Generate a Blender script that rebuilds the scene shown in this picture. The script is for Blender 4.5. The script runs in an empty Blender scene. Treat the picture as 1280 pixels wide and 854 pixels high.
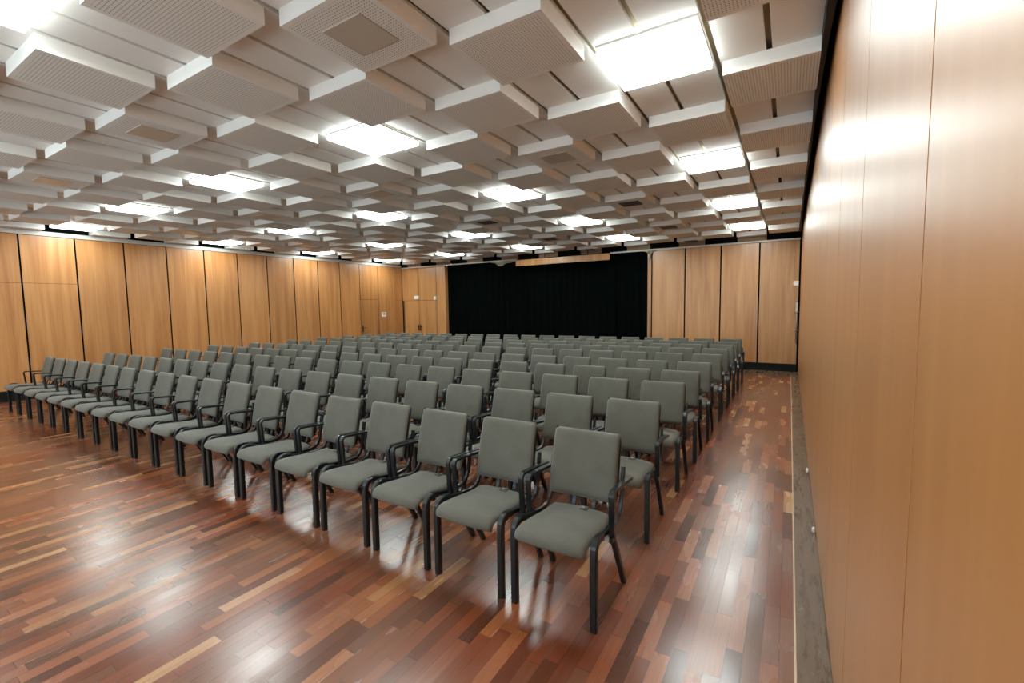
import bpy, bmesh, math, random
from mathutils import Matrix, Vector
random.seed(7)
scene = bpy.context.scene
C = scene.collection

# ------------------------------------------------------------------ measures (metres)
CAM_H = 1.55
XL, XR, YB, YF = -11.808, 0.1905, 11.909, -2.2     # left wall, aisle wall, curtain wall, wall behind the camera
H_RAIL = 2.978                                      # top of the panelling
H_BOX = 3.067                                       # underside of the lowered ceiling boxes
H_LIGHT = 3.107                                     # underside of the light diffusers
H_CEIL = 3.157                                      # underside of the raised ceiling strips
GX, GY, VX, VY = 0.6505, 0.6292, -0.4444, 3.408     # ceiling grid pitch and one grid vertex
def vx(i): return VX + i*GX
def vy(j): return VY + j*GY

# ------------------------------------------------------------------ helpers
def lin(r, g, b, a=1.0):
    f = lambda c: (c/255/12.92) if c/255 <= 0.04045 else ((c/255+0.055)/1.055)**2.4
    return (f(r), f(g), f(b), a)

class NT:
    """Small node-graph builder."""
    def __init__(s, name):
        s.m = bpy.data.materials.new(name); s.m.use_nodes = True
        s.n = s.m.node_tree.nodes; s.l = s.m.node_tree.links
        s.bsdf = next(x for x in s.n if x.type == 'BSDF_PRINCIPLED')
    def node(s, t, **kw):
        x = s.n.new(t)
        for k, v in kw.items(): setattr(x, k, v)
        return x
    def put(s, sock, v):
        if hasattr(v, 'is_linked') or isinstance(v, bpy.types.NodeSocket): s.l.new(v, sock)
        else: sock.default_value = v
    def math(s, op, a, b=None, c=None):
        x = s.node('ShaderNodeMath', operation=op)
        for k, v in enumerate((a, b, c)):
            if v is not None: s.put(x.inputs[k], v)
        return x.outputs[0]
    def xyz(s, sock):
        x = s.node('ShaderNodeSeparateXYZ'); s.l.new(sock, x.inputs[0]); return x.outputs
    def vec(s, a, b, c):
        x = s.node('ShaderNodeCombineXYZ')
        for k, v in enumerate((a, b, c)): s.put(x.inputs[k], v)
        return x.outputs[0]
    def noise(s, vec, scale=1.0, detail=4.0, rough=0.55, dist=0.0):
        x = s.node('ShaderNodeTexNoise'); s.l.new(vec, x.inputs['Vector'])
        x.inputs['Scale'].default_value = scale; x.inputs['Detail'].default_value = detail
        x.inputs['Roughness'].default_value = rough; x.inputs['Distortion'].default_value = dist
        return x.outputs['Fac']
    def white(s, vec, dims='3D'):
        x = s.node('ShaderNodeTexWhiteNoise', noise_dimensions=dims); s.l.new(vec, x.inputs['Vector'])
        return x.outputs
    def ramp(s, fac, stops, interp='LINEAR'):
        x = s.node('ShaderNodeValToRGB'); s.l.new(fac, x.inputs[0]); e = x.color_ramp.elements
        x.color_ramp.interpolation = interp
        while len(e) < len(stops): e.new(0.5)
        for k, (p, c) in enumerate(stops): e[k].position = p; e[k].color = c
        return x.outputs[0]
    def mix(s, fac, a, b, mode='MIX'):
        x = s.node('ShaderNodeMix', data_type='RGBA', blend_type=mode)
        s.put(x.inputs[0], fac); s.put(x.inputs[6], a); s.put(x.inputs[7], b)
        return x.outputs[2]
    def maprange(s, v, a, b, c, d):
        x = s.node('ShaderNodeMapRange'); s.l.new(v, x.inputs[0])
        for k, q in enumerate((a, b, c, d)): x.inputs[k+1].default_value = q
        return x.outputs[0]
    def bump(s, h, strength, dist):
        x = s.node('ShaderNodeBump'); x.inputs['Strength'].default_value = strength
        x.inputs['Distance'].default_value = dist; s.l.new(h, x.inputs['Height'])
        s.l.new(x.outputs[0], s.bsdf.inputs['Normal'])
    def set(s, **kw):
        for k, v in kw.items(): s.put(s.bsdf.inputs[k.replace('_', ' ')], v)
        return s.m
    def pos(s): return s.node('ShaderNodeNewGeometry').outputs['Position']
    def objco(s): return s.node('ShaderNodeTexCoord').outputs['Object']

def plain(name, col, rough=0.5, metal=0.0, spec=0.5, speck=0.0):
    t = NT(name)
    if speck:
        n = t.noise(t.objco(), 60, 3)
        c = t.mix(t.maprange(n, 0.3, 0.7, 0, 1), tuple(v*(1-speck) for v in col[:3])+(1,), tuple(min(1, v*(1+speck)) for v in col[:3])+(1,))
    else: c = col
    return t.set(Base_Color=c, Roughness=rough, Metallic=metal, Specular_IOR_Level=spec)

def veneer(name, axis, off, pitch, dark, mid, light, rough=0.33, var=0.22, fine=0.25, coat=0.3, cior=1.5, crough=0.32):
    """Vertical-grain lacquered veneer, its tone changing from panel to panel."""
    t = NT(name); p = t.xyz(t.pos())
    u, z = p[axis], p[2]
    pid = t.math('FLOOR', t.math('DIVIDE', t.math('SUBTRACT', u, off), pitch))
    w = t.white(t.vec(pid, 3.7, 1.3))[0]
    g1 = t.noise(t.vec(t.math('MULTIPLY', u, 9.0), t.math('MULTIPLY', z, 0.45), t.math('MULTIPLY', pid, 5.1)), 1.0, 4, 0.55, 0.4)
    g2 = t.noise(t.vec(t.math('MULTIPLY', u, 70.0), t.math('MULTIPLY', z, 0.8), pid), 1.0, 3, 0.6)
    g = t.math('ADD', t.math('MULTIPLY', g1, 1.0-fine), t.math('MULTIPLY', g2, fine))
    col = t.ramp(g, [(0.32, dark), (0.5, mid), (0.68, light)])
    k = t.math('ADD', t.math('MULTIPLY', w, var), 1.0-var/2)
    hs = t.node('ShaderNodeHueSaturation'); t.l.new(col, hs.inputs['Color']); t.l.new(k, hs.inputs['Value'])
    r = rough
    return t.set(Base_Color=hs.outputs[0], Roughness=r, Specular_IOR_Level=0.5, Coat_Weight=coat, Coat_Roughness=crough, Coat_IOR=cior)

# ------------------------------------------------------------------ materials
M = {}
M['wall_left'] = veneer('veneer_left', 1, 0.954, 0.7564, lin(160, 104, 56), lin(180, 124, 72), lin(196, 144, 92))
M['wall_back'] = veneer('veneer_back', 0, 0.1905-0.8075*20, 0.8075, lin(158, 106, 60), lin(178, 127, 77), lin(192, 144, 94))
M['wall_right'] = veneer('veneer_right', 1, 1.03, 0.82, lin(166, 106, 48), lin(173, 114, 55), lin(182, 124, 64), 0.40, 0.05, fine=0.06, coat=0.9, cior=1.6, crough=0.42)
M['black'] = plain('black_paint', lin(12, 16, 16), 0.6)
M['void'] = plain('void_black', lin(10, 11, 10), 0.9, spec=0.1)
M['skirt'] = plain('skirting_black', lin(5, 9, 9), 0.6, spec=0.25)
M['white'] = plain('ceiling_white', lin(233, 233, 230), 0.6, spec=0.3)
M['strip'] = plain('ceiling_strip_white', lin(231, 230, 226), 0.6, spec=0.3)
M['slot'] = plain('ceiling_slot', lin(188, 176, 150), 0.8, spec=0.1)
M['gap_fill'] = plain('underside_shade_tan', lin(138, 116, 94), 0.7, spec=0.2)  # shade of the white box undersides, put into the filler colour
M['inset'] = plain('inset_plate', lin(190, 180, 166), 0.28)
M['vent'] = plain('vent_dark', lin(70, 62, 54), 0.5)
M['rail'] = plain('rail_pale', lin(205, 202, 195), 0.4)
M['plastic'] = plain('white_plastic', lin(235, 232, 225), 0.4)
M['metal'] = plain('brushed_metal', lin(170, 168, 160), 0.35, 1.0)
M['handle'] = plain('handle_dark', lin(40, 30, 24), 0.35)
M['frame'] = plain('chair_frame_black', lin(15, 20, 22), 0.3, 0.0, 0.5)
M['shell'] = plain('chair_shell_black', lin(20, 23, 24), 0.5)
M['tag'] = plain('tag_dark', lin(50, 50, 46), 0.35)
M['rag'] = plain('pale_cloth', lin(196, 186, 160), 0.9, spec=0.1)
M['pale_line'] = plain('pale_inlay', lin(205, 180, 150), 0.45)

def mk_fabric():
    t = NT('grey_upholstery'); o = t.objco()
    n = t.noise(o, 9, 3); f = t.noise(o, 420, 2)
    c = t.mix(t.maprange(n, 0.3, 0.7, 0, 1), lin(86, 85, 76), lin(94, 93, 84))
    t.bump(f, 0.15, 0.002)
    return t.set(Base_Color=c, Roughness=0.72, Specular_IOR_Level=0.35, Sheen_Weight=0.15)
M['fabric'] = mk_fabric()

def mk_perf():
    t = NT('perforated_panel'); o = t.xyz(t.objco())
    fx = t.math('SUBTRACT', t.math('FRACT', t.math('DIVIDE', o[0], 0.018)), 0.5)
    fy = t.math('SUBTRACT', t.math('FRACT', t.math('DIVIDE', o[1], 0.018)), 0.5)
    d = t.math('SQRT', t.math('ADD', t.math('MULTIPLY', fx, fx), t.math('MULTIPLY', fy, fy)))
    hole = t.math('LESS_THAN', d, 0.19)
    inx = t.math('LESS_THAN', t.math('ABSOLUTE', o[0]), 0.27)
    iny = t.math('LESS_THAN', t.math('ABSOLUTE', o[1]), 0.261)
    mask = t.math('MULTIPLY', hole, t.math('MULTIPLY', inx, iny))
    c = t.mix(mask, lin(226, 225, 219), lin(104, 95, 84))
    return t.set(Base_Color=c, Roughness=0.65, Specular_IOR_Level=0.25)
M['perf'] = mk_perf()

def mk_floor():
    t = NT('parquet'); p = t.xyz(t.pos()); x, y = p[0], p[1]
    W, L = 0.068, 0.44
    xr = t.math('DIVIDE', x, W); row = t.math('FLOOR', xr)
    ro = t.white(t.vec(row, 1.7, 9.1))[0]
    yr = t.math('ADD', t.math('DIVIDE', y, L), t.math('MULTIPLY', ro, 7.0)); colm = t.math('FLOOR', yr)
    rnd = t.white(t.vec(row, colm, 4.2))
    pick = rnd[0]
    base = t.ramp(pick, [(0.0, lin(80, 42, 26)), (0.2, lin(116, 56, 30)), (0.42, lin(134, 66, 34)), (0.6, lin(108, 62, 38)),
                         (0.78, lin(148, 76, 38)), (0.93, lin(166, 98, 54)), (1.0, lin(192, 142, 92))])
    gr = t.noise(t.vec(t.math('MULTIPLY', x, 160.0), t.math('MULTIPLY', y, 4.0), t.math('MULTIPLY', pick, 50.0)), 1.0, 3, 0.55, 0.2)
    base = t.mix(t.maprange(gr, 0.25, 0.75, 0.45, 0.0), base, lin(70, 34, 20))
    # worn, dulled lacquer in broad patches
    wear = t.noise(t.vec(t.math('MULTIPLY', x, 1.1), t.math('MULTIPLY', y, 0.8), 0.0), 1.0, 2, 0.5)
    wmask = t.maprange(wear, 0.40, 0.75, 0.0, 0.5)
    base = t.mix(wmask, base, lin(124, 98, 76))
    scr = t.noise(t.vec(t.math('MULTIPLY', x, 9.0), t.math('MULTIPLY', y, 2.0), 3.0), 1.0, 2, 0.5)
    fx = t.math('FRACT', xr); fy = t.math('FRACT', yr)
    gx_ = t.math('MAXIMUM', t.math('LESS_THAN', fx, 0.02), t.math('LESS_THAN', fy, 0.004))
    base = t.mix(t.math('MULTIPLY', gx_, 0.6), base, lin(36, 18, 12))
    rough = t.math('ADD', t.maprange(scr, 0.3, 0.7, 0.19, 0.25), t.math('MULTIPLY', rnd[0], 0.05))
    hgt = gr
    t.bump(hgt, 0.04, 0.001)
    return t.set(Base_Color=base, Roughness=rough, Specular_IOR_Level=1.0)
M['floor'] = mk_floor()

def mk_edge():
    t = NT('worn_edge_board'); p = t.xyz(t.pos())
    n = t.noise(t.vec(t.math('MULTIPLY', p[0], 22.0), t.math('MULTIPLY', p[1], 3.0), 1.0), 1.0, 6, 0.65)
    c = t.ramp(n, [(0.3, lin(88, 68, 52)), (0.55, lin(100, 80, 62)), (0.8, lin(114, 94, 74))])
    s = t.noise(t.vec(t.math('MULTIPLY', p[0], 60.0), t.math('MULTIPLY', p[1], 16.0), 5.0), 1.0, 3, 0.5, 2.0)
    c = t.mix(t.maprange(s, 0.68, 0.74, 0.0, 0.7), c, lin(190, 176, 156))
    return t.set(Base_Color=c, Roughness=t.maprange(n, 0.3, 0.7, 0.2, 0.4))
M['edge'] = mk_edge()

def mk_curtain():
    t = NT('black_curtain'); n = t.noise(t.pos(), 40, 3)
    c = t.mix(n, lin(6, 12, 11), lin(10, 18, 16))
    return t.set(Base_Color=c, Roughness=0.95, Specular_IOR_Level=0.05)
M['curtain'] = mk_curtain()

def mk_glow(name, strength):
    t = NT(name)
    return t.set(Base_Color=(0.9, 0.9, 0.88, 1), Roughness=0.4, Emission_Color=(0.90, 1.0, 0.975, 1), Emission_Strength=strength)
LIGHT = 26.0
M['glow'] = mk_glow('opal_diffuser', LIGHT)
M['glow_side'] = mk_glow('opal_diffuser_side', LIGHT*0.55)

# ------------------------------------------------------------------ mesh helpers
def obj(name, bm, mats, parent=None, smooth=False):
    me = bpy.data.meshes.new(name); bm.normal_update(); bm.to_mesh(me); bm.free()
    for m in (mats if isinstance(mats, (list, tuple)) else [mats]): me.materials.append(m)
    if smooth:
        for p in me.polygons: p.use_smooth = True
    o = bpy.data.objects.new(name, me); C.objects.link(o)
    if parent is not None: o.parent = parent
    return o
def tag(o, label, cat, group=None):
    o['label'] = label; o['category'] = cat
    if group: o['group'] = group
    return o
def struct(o): o['kind'] = 'structure'; return o
def empty(name, loc, rz=0.0):
    o = bpy.data.objects.new(name, None); C.objects.link(o); o.location = loc; o.rotation_euler = (0, 0, rz)
    o.empty_display_size = 0.1; return o
def add_box(bm, x0, x1, y0, y1, z0, z1, mi=0, bottom=None, bev=0.0):
    vs = [bm.verts.new((x, y, z)) for z in (z0, z1) for y in (y0, y1) for x in (x0, x1)]
    fs = []
    for k, q in enumerate([(0, 2, 3, 1), (4, 5, 7, 6), (0, 1, 5, 4), (2, 6, 7, 3), (0, 4, 6, 2), (1, 3, 7, 5)]):
        f = bm.faces.new([vs[a] for a in q]); f.material_index = mi; fs.append(f)
    if bottom is not None: fs[0].material_index = bottom
    if bev > 0:
        es = list({e for f in fs for e in f.edges})
        bmesh.ops.bevel(bm, geom=es, offset=bev, segments=2, affect='EDGES', profile=0.5)
    return fs
def box_bm(*a, **k):
    bm = bmesh.new(); add_box(bm, *a, **k); return bm
def smooth_path(pts, n=4):
    """Catmull-Rom through the points."""
    P = [Vector(p) for p in pts]; out = []
    for i in range(len(P)-1):
        a = P[i-1] if i else P[0]*2-P[1]; b, c = P[i], P[i+1]
        d = P[i+2] if i+2 < len(P) else P[-1]*2-P[-2]
        for k in range(n):
            t = k/n
            out.append(0.5*((2*b)+(c-a)*t+(2*a-5*b+4*c-d)*t*t+(3*b-a-3*c+d)*t**3))
    out.append(P[-1]); return out
def sweep(bm, path, side, half_w, half_t, ch=0.3):
    """Chamfered-rectangle bar along a path; SIDE is the constant width direction."""
    side = Vector(side).normalized(); rings = []
    for i, p in enumerate(path):
        tg = (path[min(i+1, len(path)-1)]-path[max(i-1, 0)]).normalized()
        nn = tg.cross(side).normalized()
        c = ch*min(half_w, half_t)
        prof = [(half_w-c, half_t), (half_w, half_t-c), (half_w, -half_t+c), (half_w-c, -half_t),
                (-half_w+c, -half_t), (-half_w, -half_t+c), (-half_w, half_t-c), (-half_w+c, half_t)]
        rings.append([bm.verts.new(p+side*a+nn*b) for a, b in prof])
    for r0, r1 in zip(rings, rings[1:]):
        for k in range(8): bm.faces.new((r0[k], r0[(k+1) % 8], r1[(k+1) % 8], r1[k]))
    bm.faces.new(list(reversed(rings[0]))); bm.faces.new(rings[-1])
    bmesh.ops.recalc_face_normals(bm, faces=bm.faces[:])
def cushion(path, hw, ht, nu=15, conc=0.0, p=7.0):
    """Padded slab: PATH of (y, z) centres, hw(v) its half width, ht its half thickness."""
    bm = bmesh.new(); n = len(path); top, bot = [], []
    us = [math.sin(math.pi/2*(-1+2*k/(nu-1)))*0.5+0.5*(-1+2*k/(nu-1)) for k in range(nu)]
    ln = [0.0]
    for a, b in zip(path, path[1:]): ln.append(ln[-1]+math.hypot(b[0]-a[0], b[1]-a[1]))
    for i, (y, z) in enumerate(path):
        v = 2*ln[i]/ln[-1]-1
        a = path[max(i-1, 0)]; b = path[min(i+1, n-1)]
        ty, tz = b[0]-a[0], b[1]-a[1]; L = math.hypot(ty, tz); ny, nz = -tz/L, ty/L
        rt, rb = [], []
        for k, u in enumerate(us):
            e = (max(0.0, 1-abs(u)**p)*max(0.0, 1-abs(v)**(p*1.6)))**0.5
            x = hw(v)*u*(1-0.025*abs(v)**10)
            yy = y-ny*conc*u*u; zz = z-nz*conc*u*u
            edge = k in (0, nu-1) or i in (0, n-1)
            t_ = bm.verts.new((x, yy+ny*ht*e, zz+nz*ht*e)); rt.append(t_)
            rb.append(t_ if edge else bm.verts.new((x, yy-ny*ht*e, zz-nz*ht*e)))
        top.append(rt); bot.append(rb)
    for i in range(n-1):
        for k in range(nu-1):
            bm.faces.new((top[i][k], top[i][k+1], top[i+1][k+1], top[i+1][k]))
            q = (bot[i][k], bot[i+1][k], bot[i+1][k+1], bot[i][k+1])
            if len(set(q)) == 4 and set(q) != {top[i][k], top[i][k+1], top[i+1][k+1], top[i+1][k]}:
                bm.faces.new(q)
    bmesh.ops.recalc_face_normals(bm, faces=bm.faces[:])
    return bm
def cyl(bm, c, axis, r, h, seg=16):
    q = Vector((0, 0, 1)).rotation_difference(Vector(axis)).to_matrix().to_4x4()
    bmesh.ops.create_cone(bm, cap_ends=True, segments=seg, radius1=r, radius2=r, depth=h, matrix=Matrix.Translation(c) @ q)

# ------------------------------------------------------------------ camera
yaw, pit, rol = map(math.radians, (31.3787, 4.3554, -0.8415))
fw = Vector((-math.sin(yaw)*math.cos(pit), math.cos(yaw)*math.cos(pit), -math.sin(pit)))
rt0 = Vector((math.cos(yaw), math.sin(yaw), 0)); up0 = rt0.cross(fw)
rt = math.cos(rol)*rt0+math.sin(rol)*up0; up = -math.sin(rol)*rt0+math.cos(rol)*up0
cam = bpy.data.objects.new('camera', bpy.data.cameras.new('camera')); C.objects.link(cam)
cam.matrix_world = Matrix(((rt.x, up.x, -fw.x, 0), (rt.y, up.y, -fw.y, 0), (rt.z, up.z, -fw.z, CAM_H), (0, 0, 0, 1)))
cam.data.sensor_width = 36.0; cam.data.lens = 568.93/1280*36; cam.data.clip_start = 0.02
scene.camera = cam
def px(p):
    d = Vector(p)-Vector((0, 0, CAM_H)); z = d.dot(fw)
    if z < 0.05: return None
    return 640+568.93*d.dot(rt)/z, 427-568.93*d.dot(up)/z

# ------------------------------------------------------------------ the room
struct(obj('floor', box_bm(XL-0.1, XR+0.1, YF-0.1, YB+0.9, -0.05, 0.0), M['floor']))
struct(obj('trim_1', box_bm(0.066, XR, YF, 11.15, 0.0, 0.003), M['edge']))           # dull board along the aisle wall
struct(obj('trim_2', box_bm(0.058, 0.066, YF, 11.15, 0.0, 0.004), M['pale_line']))   # pale inlay beside it
struct(obj('trim_3', box_bm(XL, XR, 11.15, YB, 0.0, 0.003), M['edge']))              # dull board along the curtain wall

def panels_along(bm, axis, c0, depth, seams, z0, z1, gap, joints=()):
    """Veneer panels between successive seams on a wall plane at c0; the face is at c0, the body reaches DEPTH behind."""
    for a, b in zip(seams, seams[1:]):
        cuts = [z0]
        for (ja, jb, jz) in joints:
            if ja <= (a+b)/2 <= jb: cuts.append(jz)
        cuts.append(z1); cuts.sort()
        for k, (q0, q1) in enumerate(zip(cuts, cuts[1:])):
            lo = q0+(0.003 if k else 0); hi = q1-(0.003 if k < len(cuts)-2 else 0)
            d0, d1 = sorted((c0, c0+depth))
            if axis == 1: add_box(bm, d0, d1, a+gap/2, b-gap/2, lo, hi, 0)
            else: add_box(bm, a+gap/2, b-gap/2, d0, d1, lo, hi, 0)

# left wall: panels with dark shadow gaps
seamsL = [0.954+0.7564*k for k in range(-5, 15) if 0.954+0.7564*k < 11.7]
seamsL = [YF] + [s for s in seamsL if s > YF+0.1] + [YB]
bm = bmesh.new()
DL = (10.031, 10.787)                               # bay of the far door in this wall
sl = [s for s in seamsL]
panels_along(bm, 1, XL, -0.03, [s for s in sl if s <= 10.04], 0.19, H_RAIL, 0.028, [(0.0, 3.2, 2.11)])
panels_along(bm, 1, XL, -0.03, [10.031, 10.787], 1.86, H_RAIL, 0.016)
panels_along(bm, 1, XL, -0.03, [10.787, 11.544, YB], 0.19, H_RAIL, 0.016, [(11.2, 11.9, 1.83)])
add_box(bm, XL-0.08, XL-0.010, YF, 10.02, 0.19, 3.4, 1); add_box(bm, XL-0.08, XL-0.010, 10.80, YB+0.1, 0.19, 3.4, 1); add_box(bm, XL-0.08, XL-0.010, 10.02, 10.80, 1.87, 3.4, 1); add_box(bm, XL-0.08, XL-0.035, YF, YB+0.1, 0.0, 0.19, 1); add_box(bm, XL-0.08, XL-0.035, 10.02, 10.80, 0.19, 1.87, 1)
add_box(bm, XL-0.036, XL-0.02, YF, YB, H_RAIL, 3.4, 1)
struct(obj('wall_left', bm, [M['wall_left'], M['void']]))
bm = bmesh.new(); add_box(bm, XL-0.034, XL-0.002, YF, 10.025, 0.0, 0.19); add_box(bm, XL-0.034, XL-0.002, 10.795, YB, 0.0, 0.19)
struct(obj('baseboard_left', bm, M['skirt']))
struct(obj('trim_4', box_bm(XL-0.03, XL+0.03, YF, YB-0.05, 2.985, 3.063), M['rail']))   # pale strip on top of the panelling

# curtain wall: panels right of the curtain, doors left of it, an opening between
XC0, XC1 = -9.85, -3.131
seamsR = [-3.131, -3.04, -2.2315, -1.424, -0.6165, XR-0.02]
bm = bmesh.new()
panels_along(bm, 0, YB, 0.03, seamsR, 0.18, H_RAIL-0.03, 0.034)
panels_along(bm, 0, YB, 0.03, [XL, -11.03, -10.235], 1.825, H_RAIL-0.03, 0.014)
panels_along(bm, 0, YB, 0.03, [-10.235, XC0], 0.18, H_RAIL-0.03, 0.014)
add_box(bm, XC1+0.02, XR+0.1, YB+0.010, YB+0.08, 0.18, 3.4, 1); add_box(bm, XC1+0.02, XR+0.1, YB+0.035, YB+0.08, 0.0, 0.18, 1)
add_box(bm, XL-0.1, XC0, YB+0.035, YB+0.08, 0.0, 3.4, 1)
add_box(bm, XC0, XC1, YB+0.035, YB+0.08, 3.0, 3.4, 1)
add_box(bm, XC0-0.3, XC1+0.3, YB+0.75, YB+0.8, 0.0, 3.4, 1)
for xx in (XC0, XC1): add_box(bm, xx-0.012, xx+0.012, YB-0.004, YB+0.5, 0.0, H_RAIL-0.03, 0)
struct(obj('wall_back', bm, [M['wall_back'], M['void']]))
bm = bmesh.new(); add_box(bm, XC1+0.012, XR-0.02, YB+0.002, YB+0.034, 0.0, 0.18); add_box(bm, -10.235, XC0-0.012, YB+0.002, YB+0.034, 0.0, 0.18)
struct(obj('baseboard_back', bm, M['skirt']))

bm = bmesh.new()                                       # added filler above the rail, coloured like the boxes' shaded undersides
for i in range(-17, 1, 2): add_box(bm, vx(i)+0.02, min(vx(i)+0.615, XR-0.03), YB-0.028, YB-0.004, 2.964, H_BOX)
struct(obj('trim_6', bm, M['gap_fill']))

# aisle wall: nearly seamless folding partition
seamsA = [YF]+[1.03+0.82*k for k in range(-3, 13) if 1.03+0.82*k > YF+0.1]+[YB-0.03]
bm = bmesh.new()
panels_along(bm, 1, XR, 0.02, seamsA, 0.014, 3.30, 0.007)
add_box(bm, XR+0.012, XR+0.09, YF, YB+0.1, 0.0, 3.4, 1)
struct(obj('wall_right', bm, [M['wall_right'], M['void']]))
bm = bmesh.new()                                       # wall behind the camera: a row of windows
WX = [XL+0.6+1.81*k for k in range(7)]
add_box(bm, XL-0.1, XR+0.1, YF-0.1, YF, 0.0, 0.5); add_box(bm, XL-0.1, XR+0.1, YF-0.1, YF, 2.85, 3.4)
for k in range(8):
    lo = XL-0.1 if k == 0 else WX[k-1]+1.66; hi = XR+0.1 if k == 7 else WX[k]
    add_box(bm, lo, hi, YF-0.1, YF, 0.5, 2.85)
struct(obj('wall_front', bm, M['wall_back']))
for k, x0 in enumerate(WX):
    bm = bmesh.new()
    for (a0, a1, z0, z1) in ((x0, x0+1.66, 0.5, 0.55), (x0, x0+1.66, 2.80, 2.85), (x0, x0+0.05, 0.55, 2.80), (x0+1.61, x0+1.66, 0.55, 2.80), (x0+0.805, x0+0.855, 0.55, 2.80)):
        add_box(bm, a0, a1, YF-0.08, YF-0.03, z0, z1)
    struct(obj('window_%d' % (k+1), bm, M['plastic']))
portal = bpy.data.lights.new('daylight_portal', 'AREA'); portal.shape = 'RECTANGLE'; portal.size = 12.6; portal.size_y = 2.35; portal.cycles.is_portal = True
po = bpy.data.objects.new('daylight_portal', portal); C.objects.link(po); po.location = ((WX[0]+WX[-1]+1.66)/2, YF-0.12, 1.675); po.rotation_euler = (math.radians(90), 0, 0)

# ceiling: strips running towards the curtain wall with open slots between them, dark void above and round the edges
XE = 0.121
bm = bmesh.new()
slots = sorted([vx(i)-0.012 for i in range(-17, 1)] + [vx(i)+0.290 for i in range(-17, 1)])
slots = [s for s in slots if s < XE-0.05] + [XE+0.017]
for a, b in zip(slots, slots[1:]):
    add_box(bm, a+0.017, b-0.017, YF, vy(13)+0.01, H_CEIL, H_CEIL+0.022, 0)
add_box(bm, slots[0]+0.01, XE, YF, vy(13)+0.01, H_CEIL+0.055, H_CEIL+0.07, 1)
add_box(bm, XL-0.1, XR+0.1, YF-0.1, YB+0.9, 3.38, 3.42, 2)
for a in slots[:-1:4]: add_box(bm, a+0.1, a+0.14, 0, 11.5, H_CEIL+0.022, H_CEIL+0.056, 1)
struct(obj('ceiling', bm, [M['strip'], M['slot'], M['void']]))
bm = bmesh.new()                                       # ragged black edge strip by the aisle wall
edge = [(YF, 0.176), (2.9, 0.164), (3.25, 0.155), (3.7, 0.149), (4.6, 0.139), (6.2, 0.142), (7.6, 0.139), (9.6, 0.147), (11.7, 0.168)]
for (y0, x0), (y1, x1) in zip(edge, edge[1:]):
    vs = [bm.verts.new(q) for q in ((XE+0.001, y0, H_BOX+0.004), (x0, y0, H_BOX+0.004), (x1, y1, H_BOX+0.004), (XE+0.001, y1, H_BOX+0.004),
                                    (XE+0.001, y0, 3.20), (x0, y0, 3.20), (x1, y1, 3.20), (XE+0.001, y1, 3.20))]
    for q in [(0, 3, 2, 1), (4, 5, 6, 7), (0, 1, 5, 4), (1, 2, 6, 5), (2, 3, 7, 6), (3, 0, 4, 7)]: bm.faces.new([vs[k] for k in q])
struct(obj('trim_5', bm, M['black']))

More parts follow.
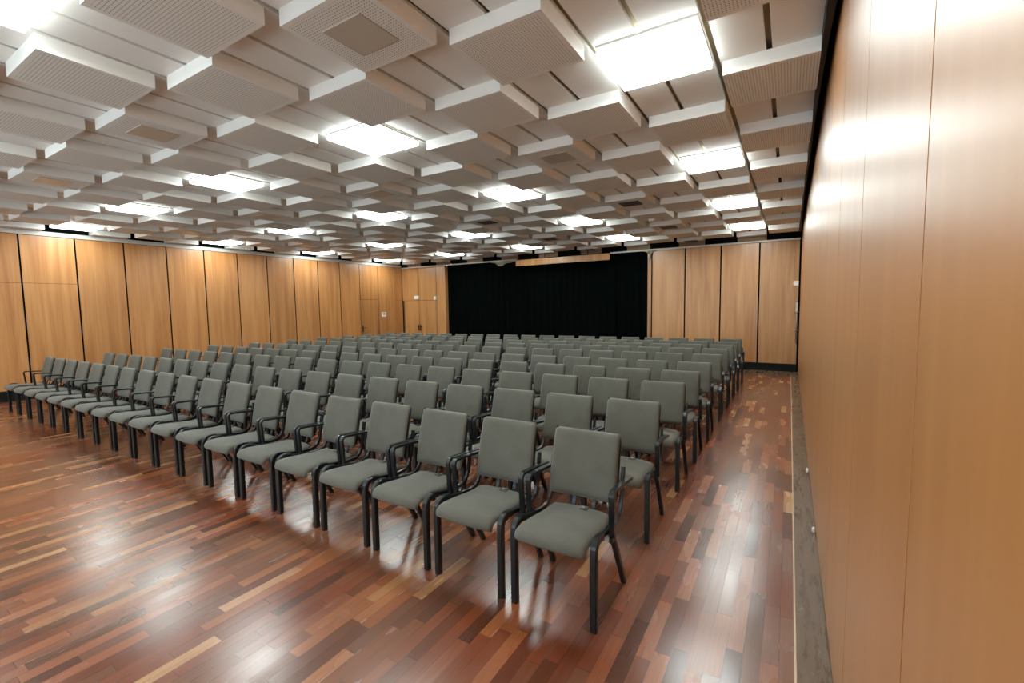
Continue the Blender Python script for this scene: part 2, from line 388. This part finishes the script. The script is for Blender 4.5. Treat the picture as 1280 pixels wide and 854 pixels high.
# ------------------------------------------------------------------ lowered boxes and lights
ORD = ['first', 'second', 'third', 'fourth', 'fifth', 'sixth', 'seventh', 'eighth', 'ninth', 'tenth', 'eleventh', 'twelfth', 'thirteenth',
       'fourteenth', 'fifteenth', 'sixteenth', 'seventeenth', 'eighteenth', 'nineteenth', 'twentieth']
def shows(x0, x1, y0, y1, z, m):
    for x in (x0, (x0+x1)/2, x1):
        for y in (y0, (y0+y1)/2, y1):
            q = px((x, y, z))
            if q and -m < q[0] < 1280+m and -m < q[1] < 854+m: return True
    return False
def ceiling_box_mesh(w, d):
    bm = bmesh.new(); add_box(bm, -w/2, w/2, -d/2, d/2, 0, H_CEIL-H_BOX, 0, bottom=1); return bm
box_src = {}
light_src = None
mid_cols = [-1, -5, -9, -13, -17]
for j in range(13, -10, -1):
    nbox = 0
    for i in range(0, -19, -1):
        if (i+j) % 2: continue
        x0, x1 = vx(i)+0.02, vx(i)+0.615; y0, y1 = vy(j)+0.032, vy(j)+0.612
        x0 = max(x0, XL+0.02); x1 = min(x1, XE); y1 = min(y1, YB-0.03); y0 = max(y0, YF+0.02)
        if x1-x0 < 0.08 or y1-y0 < 0.08: continue
        cx, cy = (x0+x1)/2, (y0+y1)/2
        if i % 4 == 3 and j % 4 == 3:
            if j < -5: continue
            if light_src is None:
                t = empty('ceiling_light', (cx, cy, H_LIGHT)); w, d = x1-x0, y1-y0
                bm = bmesh.new()
                for (a0, a1, b0, b1) in ((-w/2, w/2, -d/2, -d/2+0.008), (-w/2, w/2, d/2-0.008, d/2), (-w/2, -w/2+0.008, -d/2+0.008, d/2-0.008), (w/2-0.008, w/2, -d/2+0.008, d/2-0.008)):
                    add_box(bm, a0, a1, b0, b1, 0.035, 0.05)
                obj('housing', bm, M['white'], t)
                bm = bmesh.new(); add_box(bm, -w/2+0.004, w/2-0.004, -d/2+0.004, d/2-0.004, 0.0, 0.05, 1, bottom=0)
                obj('diffuser', bm, [M['glow'], M['glow_side']], t)
                light_src = t
            else:
                t = light_src.copy(); C.objects.link(t); t.location = (cx, cy, H_LIGHT)
                for ch in light_src.children:
                    c = ch.copy(); C.objects.link(c); c.parent = t
            k = mid_cols.index(i); r = (11-j)//4
            tag(t, 'glowing square ceiling light, %s from the aisle wall in the %s row from the curtain' % (ORD[k], ORD[r]), 'ceiling light', 'square ceiling lights')
            continue
        nbox += 1
        if not shows(x0, x1, y0, y1, H_BOX, 170): continue
        key = (round(x1-x0, 4), round(y1-y0, 4))
        if key not in box_src:
            o = obj('ceiling_box', ceiling_box_mesh(*key), [M['white'], M['perf']]); box_src[key] = o
        else:
            o = box_src[key].copy(); C.objects.link(o)
        o.location = (cx, cy, H_BOX)
        what = 'white perforated ceiling box'
        if i % 4 == 1 and j % 4 == 1 and i > -18:
            dark = (j >= 5 and i >= -7)
            bm = bmesh.new()
            if dark:
                add_box(bm, -0.15, 0.15, -0.14, 0.14, -0.004, 0.0)
                for q in range(9): add_box(bm, -0.14, 0.14, -0.126+0.03*q, -0.114+0.03*q, -0.009, -0.004)
                obj('vent_grille', bm, M['vent'], o); what = 'white ceiling box with dark vent grille'
            else:
                add_box(bm, -0.15, 0.15, -0.14, 0.14, -0.005, 0.0, bev=0.002)
                obj('inset_plate', bm, M['inset'], o); what = 'white ceiling box with plain inset plate'
        tag(o, '%s, %s from aisle wall, %s row from curtain' % (what, ORD[nbox-1], ORD[13-j]), 'ceiling box', 'checkerboard ceiling boxes')

# small ceiling devices
bm = bmesh.new(); cyl(bm, (0, 0, -0.006), (0, 0, 1), 0.06, 0.012, 24)
bmesh.ops.create_cone(bm, cap_ends=True, segments=24, radius1=0.035, radius2=0.052, depth=0.03, matrix=Matrix.Translation((0, 0, -0.027)))
o = obj('smoke_detector', bm, M['plastic']); o.location = (-2.13, 8.30, H_BOX)
tag(o, 'small white smoke detector under a ceiling box near the curtain wall', 'smoke detector')

# ------------------------------------------------------------------ curtain, rails, pelmet
def curtain_bm(x0, x1, y, z0, z1, seed):
    rnd = random.Random(seed); bm = bmesh.new(); n = int((x1-x0)/0.022); rows = 10; g = []
    ph = rnd.random()*6
    for r in range(rows+1):
        z = z0+(z1-z0)*r/rows; line = []
        for k in range(n+1):
            x = x0+(x1-x0)*k/n
            a = 0.030*(0.75+0.25*math.sin(x*1.7+ph))*(1.0-0.25*r/rows)
            yy = y+a*math.sin(x*2*math.pi/0.21+0.8*math.sin(x*2.3+ph)+0.25*math.sin(z*1.3+x*3))
            line.append(bm.verts.new((x, yy, z)))
        g.append(line)
    for r in range(rows):
        for k in range(n): bm.faces.new((g[r][k], g[r][k+1], g[r+1][k+1], g[r+1][k]))
    bmesh.ops.solidify(bm, geom=bm.faces[:], thickness=0.004)
    return bm
for (a, b, s, where) in ((XC0+0.03, -6.86, 1, 'beside the double doors'), (-6.84, -4.02, 2, 'in the middle of the stage opening'), (-4.0, XC1-0.03, 3, 'beside the wood panels near the aisle')):
    o = obj('stage_curtain', curtain_bm(a, b, YB+0.10, 0.0, 2.99, s), M['curtain'], smooth=True)
    tag(o, 'black pleated stage curtain '+where, 'curtain', 'black stage curtains')
bm = bmesh.new(); add_box(bm, -6.92, -4.07, 11.62, 11.645, 2.745, 2.915, bev=0.003)
o = obj('pelmet_board', bm, M['wall_back']); tag(o, 'long wooden pelmet board hanging above the black curtain', 'pelmet')
bm = bmesh.new()
for xx in (-5.98, -4.68):
    add_box(bm, xx-0.012, xx+0.012, 11.645, 11.66, 2.76, 3.07)
obj('bracket', bm, M['black'], o)
for (a, b, z, lab) in ((-4.13, XR-0.03, 2.945, 'pale curtain rail running over the wood panels to the aisle wall'),
                       (XL+0.04, -7.05, 2.962, 'pale curtain rail running over the double doors')):
    bm = bmesh.new(); add_box(bm, a, b, YB-0.055, YB-0.005, z-0.018, z+0.018, bev=0.004)
    o = obj('curtain_rail', bm, M['rail']); tag(o, lab, 'curtain rail')
def rag(pts, y, lab):
    """A gathered scrap of pale cloth caught in the rail: soft folded outline with thickness."""
    bm = bmesh.new(); n = 24; rows = 7; g = []
    for r in range(rows+1):
        line = []
        for k in range(n+1):
            t = k/n; x = pts[0][0]+(pts[-1][0]-pts[0][0])*t
            for (xa, za), (xb, zb) in zip(pts, pts[1:]):
                if xa <= x <= xb+1e-6: zl = za+(zb-za)*(x-xa)/(xb-xa)
            zt = pts[0][2] if len(pts[0]) > 2 else 2.93
            line.append(bm.verts.new((x, y-0.012*math.sin(t*22)*(0.4+r/rows), 2.93+(zl-2.93)*r/rows)))
        g.append(line)
    for r in range(rows):
        for k in range(n): bm.faces.new((g[r][k], g[r][k+1], g[r+1][k+1], g[r+1][k]))
    bmesh.ops.solidify(bm, geom=bm.faces[:], thickness=0.003)
    o = obj('cloth_scrap', bm, M['rag'], smooth=True); tag(o, lab, 'cloth')
rag([(-3.25, 2.915), (-3.16, 2.90), (-3.10, 2.80), (-3.08, 2.66), (-3.06, 2.80), (-3.0, 2.90), (-2.93, 2.915)], YB-0.055, 'pale pointed cloth scrap hanging from the rail where curtain meets wood panels')
rag([(-7.95, 2.92), (-7.80, 2.90), (-7.68, 2.80), (-7.55, 2.80), (-7.42, 2.87), (-7.2, 2.89), (-7.05, 2.915)], YB-0.055, 'pale cloth scrap bunched on the rail beside the pelmet board')

# ------------------------------------------------------------------ doors and small wall things
def door(name, axis, a, b, c, zt, mat, hpos, hz, edge_at):
    bm = bmesh.new()
    d = -0.03 if axis == 1 else 0.03
    d0, d1 = sorted((c, c+d))
    if axis == 1: add_box(bm, d0, d1, a, b, 0.012, zt, bev=0.002)
    else: add_box(bm, a, b, d0, d1, 0.012, zt, bev=0.002)
    o = struct(obj(name, bm, mat))
    s = 1 if axis == 1 else -1                       # into the room
    bm = bmesh.new()
    if axis == 1:
        add_box(bm, c, c+0.008, hpos-0.02, hpos+0.02, hz-0.1, hz+0.1); add_box(bm, c+0.008, c+0.05, hpos-0.009, hpos+0.009, hz+0.02, hz+0.038)
        add_box(bm, c+0.035, c+0.052, hpos-0.009, hpos+0.12, hz+0.02, hz+0.038)
    else:
        add_box(bm, hpos-0.02, hpos+0.02, c-0.008, c, hz-0.1, hz+0.1); add_box(bm, hpos-0.009, hpos+0.009, c-0.05, c-0.008, hz+0.02, hz+0.038)
        add_box(bm, hpos-0.009, hpos+0.12, c-0.052, c-0.035, hz+0.02, hz+0.038)
    obj('handle', bm, M['handle'], o)
    bm = bmesh.new()
    for e in edge_at:
        if axis == 1: add_box(bm, c-0.02, c+0.006, e-0.012, e+0.012, 0.012, zt)
        else: add_box(bm, e-0.012, e+0.012, c-0.006, c+0.02, 0.012, zt)
    obj('edge_strip', bm, M['metal'], o)
door('door_1', 1, 10.040, 10.780, XL, 1.85, M['wall_left'], 10.09, 0.91, (10.030, 10.795))
door('door_2', 0, -11.72, -11.035, YB, 1.815, M['wall_back'], -11.075, 0.88, (-11.745,))
door('door_3', 0, -11.025, -10.245, YB, 1.815, M['wall_back'], -10.985, 0.88, (-10.232,))
def wall_box(name, loc, sx, sy, sz, lab, cat):
    bm = bmesh.new(); add_box(bm, -sx/2, sx/2, -sy/2, sy/2, -sz/2, sz/2, bev=min(sx, sy, sz)*0.15)
    o = obj(name, bm, M['plastic']); o.location = loc; return tag(o, lab, cat)
o = wall_box('call_panel', (XL+0.02, 10.985, 1.36), 0.04, 0.18, 0.16, 'square white control panel on the wood wall beside the far door', 'control panel')
bm = bmesh.new(); add_box(bm, 0.0195, 0.023, -0.05, 0.05, -0.01, 0.05); obj('cover_window', bm, M['metal'], o)
wall_box('wall_sensor', (-11.10, YB-0.03, 1.925), 0.2, 0.06, 0.11, 'white box mounted over the joint of the double doors', 'sensor')
wall_box('wall_sensor', (-10.265, YB-0.025, 1.885), 0.11, 0.05, 0.12, 'white box over the double doors on the side near the curtain', 'sensor')
wall_box('wall_sensor', (0.105, YB-0.03, 1.98), 0.10, 0.055, 0.10, 'white box high in the corner where aisle meets curtain wall', 'sensor')
t = empty('wall_latch', (0.135, YB-0.03, 0.0)); tag(t, 'slim metal latch rod with bolts in the corner of the aisle wall', 'latch')
bm = bmesh.new(); cyl(bm, (0, 0, 1.14), (0, 0, 1), 0.009, 1.0, 10); obj('rod', bm, M['metal'], t, True)
bm = bmesh.new(); add_box(bm, -0.02, 0.02, -0.012, 0.028, 1.36, 1.56); obj('cover_plate', bm, M['rail'], t)
for z in (1.345, 0.944):
    bm = bmesh.new(); cyl(bm, (-0.005, -0.012, z), (1, 0, 0), 0.011, 0.09, 10); cyl(bm, (-0.04, -0.012, z), (0, 0, 1), 0.014, 0.035, 10)
    obj('bolt', bm, M['metal'], t, True)
for (yy, zz, s, lab) in ((4.83, 0.012, 0.05, 'white chip of plaster at the foot of the aisle wall, beside the chair rows'),
                         (3.57, 0.012, 0.04, 'pale chip of plaster at the foot of the aisle wall, before the front row')):
    bm = bmesh.new(); bmesh.ops.create_icosphere(bm, subdivisions=2, radius=1.0)
    r_ = random.Random(int(yy*100))
    for v in bm.verts: v.co *= 0.8+0.4*r_.random(); v.co.x *= 0.011; v.co.y *= s*0.6; v.co.z *= s*0.5
    zmin = min(v.co.z for v in bm.verts)
    o = obj('plaster_chip', bm, M['plastic'], smooth=True); o.location = (XR-0.014, yy, 0.003-zmin); tag(o, lab, 'chip')

# ------------------------------------------------------------------ chairs (local: front legs at y = 0, sitter faces -y)
def chair_prototype():
    t = empty('conference_chair', (0, 0, 0))
    SX = (1, 0, 0)
    seat_path = [(p.y, p.z) for p in smooth_path([(0, -0.052, 0.368), (0, -0.050, 0.393), (0, -0.036, 0.414), (0, -0.008, 0.425), (0, 0.06, 0.424), (0, 0.17, 0.413), (0, 0.28, 0.406), (0, 0.385, 0.415)], 3)]
    seat_path.reverse()
    seat = obj('seat', cushion(seat_path, lambda v: 0.196-0.022*max(0, -v), 0.023, 15, -0.012), M['fabric'], t, True)
    bm = bmesh.new(); add_box(bm, -0.022, 0.022, -0.02, 0.02, -0.004, 0.003, 0, bev=0.0015); add_box(bm, -0.013, 0.004, -0.009, 0.009, 0.003, 0.006, 1)
    tg = obj('seat_tag', bm, [M['tag'], M['metal']], seat); tg.location = (0.03, 0.335, 0.4325); tg.rotation_euler = (0.07, 0, 0)
    back_path = [(p.y, p.z) for p in smooth_path([(0, 0.388, 0.470), (0, 0.398, 0.53), (0, 0.413, 0.61), (0, 0.434, 0.70), (0, 0.458, 0.785), (0, 0.474, 0.836)], 3)]
    back = obj('backrest', cushion(back_path, lambda v: 0.199-0.003*v, 0.019, 15, -0.016), M['fabric'], t, True)
    sp = [(y+0.019, z) for y, z in back_path[1:-1]]
    obj('back_shell', cushion(sp, lambda v: 0.203-0.003*v, 0.010, 9, -0.016), M['shell'], t, True)
    for s in (-1, 1):
        x = 0.2185*s
        bm = bmesh.new()
        sweep(bm, smooth_path([(x, 0, 0.0), (x, 0, 0.15), (x, 0, 0.30), (x, 0.002, 0.385), (x, 0.016, 0.418), (x, 0.048, 0.432), (x, 0.10, 0.424)], 3), SX, 0.0175, 0.0175)
        obj('leg', bm, M['frame'], t)
        bm = bmesh.new()
        sweep(bm, [Vector((x, 0.205, 0.405)), Vector((x, 0.235, 0.385)), Vector((x, 0.275, 0.33)), Vector((x, 0.35, 0.195)), Vector((x, 0.43, 0.05)), Vector((x, 0.456, 0.0))], SX, 0.0145, 0.0145)
        obj('leg', bm, M['frame'], t)
        bm = bmesh.new()
        xr_ = 0.2125*s
        sweep(bm, smooth_path([(xr_, 0.085, 0.424), (xr_, 0.17, 0.408), (xr_, 0.27, 0.395), (xr_, 0.35, 0.394), (xr_, 0.397, 0.415), (xr_, 0.424, 0.465), (xr_, 0.438, 0.53), (xr_, 0.452, 0.61), (xr_, 0.462, 0.66)], 3), SX, 0.0095, 0.012)
        obj('side_rail', bm, M['frame'], t)
        xa = 0.2382*s
        bm = bmesh.new()
        sweep(bm, smooth_path([(xa, 0.203, 0.375), (xa, 0.197, 0.45), (xa, 0.191, 0.53), (xa, 0.187, 0.580), (xa, 0.189, 0.597), (xa, 0.199, 0.609), (xa, 0.216, 0.613), (xa, 0.32, 0.606), (xa, 0.42, 0.597), (xa, 0.505, 0.588)], 3), SX, 0.0148, 0.0085, 0.2)
        add_box(bm, min(0.232*s, 0.2515*s), max(0.232*s, 0.2515*s), 0.165, 0.235, 0.362, 0.388, bev=0.004)
        obj('armrest', bm, M['frame'], t)
    bm = bmesh.new()
    for y, z in ((0.09, 0.392), (0.30, 0.375)): add_box(bm, -0.205, 0.205, y-0.012, y+0.012, z-0.010, z+0.010)
    for xx in (-0.06, 0.06): sweep(bm, smooth_path([(xx, 0.30, 0.378), (xx, 0.385, 0.392), (xx, 0.414, 0.44), (xx, 0.422, 0.50)], 3), SX, 0.012, 0.006)
    obj('seat_frame', bm, M['frame'], t)
    return t
proto = chair_prototype()
proto_kids = [(c, list(c.children)) for c in proto.children]
def place(t, x, y, rz):
    t.location = (x, y, 0); t.rotation_euler = (0, 0, rz)
def chair_copy(far):
    t = proto.copy(); C.objects.link(t)
    for c, sub in proto_kids:
        d = c.copy(); C.objects.link(d); d.parent = t
        if not far:
            for g in sub:
                e = g.copy(); C.objects.link(e); e.parent = d
    return t
ROW_Y = [1.951, 2.893, 3.835, 4.640, 5.465, 6.490, 7.390, 8.180, 8.930, 9.730]      # front legs at the aisle end
ROW_PITCH = [0.5224, 0.516, 0.518, 0.514, 0.513, 0.5135, 0.5145, 0.5105, 0.510, 0.510]
ROW_TILT = [0.0, -0.20, -0.25, -0.26, -0.24, -0.36, -0.41, -0.45, -0.50, -0.46]     # how far each row's far end lies forward
ROW_NAME = ['front row', 'second row', 'third row', 'fourth row', 'fifth row', 'sixth row', 'seventh row', 'eighth row', 'ninth row', 'last row']
first = True
jr = random.Random(3)
for r in range(10):
    for k in range(19):
        t = proto if first else chair_copy(r >= 5); first = False
        x = -0.9745-k*ROW_PITCH[r]; f = k/18
        y = ROW_Y[r]+ROW_TILT[r]*f
        place(t, x, y, math.atan2(-ROW_TILT[r], 18*ROW_PITCH[r])*1.0 + jr.uniform(-0.0015, 0.0015))
        if k == 0: where = 'at the aisle end of the '+ROW_NAME[r]
        elif k == 18: where = 'at the far end of the %s, away from the aisle' % ROW_NAME[r]
        else: where = 'in the %s, %s from the aisle end' % (ROW_NAME[r], ORD[k])
        tag(t, 'grey upholstered armchair '+where, 'chair', 'grey conference chairs in rows')

# ------------------------------------------------------------------ light and view
SKY = 3.5
w = bpy.data.worlds.new('world'); scene.world = w; w.use_nodes = True
bg = next(n for n in w.node_tree.nodes if n.type == 'BACKGROUND'); bg.inputs[0].default_value = (0.80, 0.95, 1.0, 1); bg.inputs[1].default_value = SKY
vs = scene.view_settings
scene.display_settings.display_device = 'sRGB'
vs.view_transform = 'Standard'; vs.look = 'None'; vs.gamma = 1.0; vs.use_curve_mapping = False; vs.exposure = 0.0
scene.cycles.max_bounces = 10; scene.cycles.diffuse_bounces = 6; scene.cycles.glossy_bounces = 4
scene.cycles.sample_clamp_indirect = 6.0
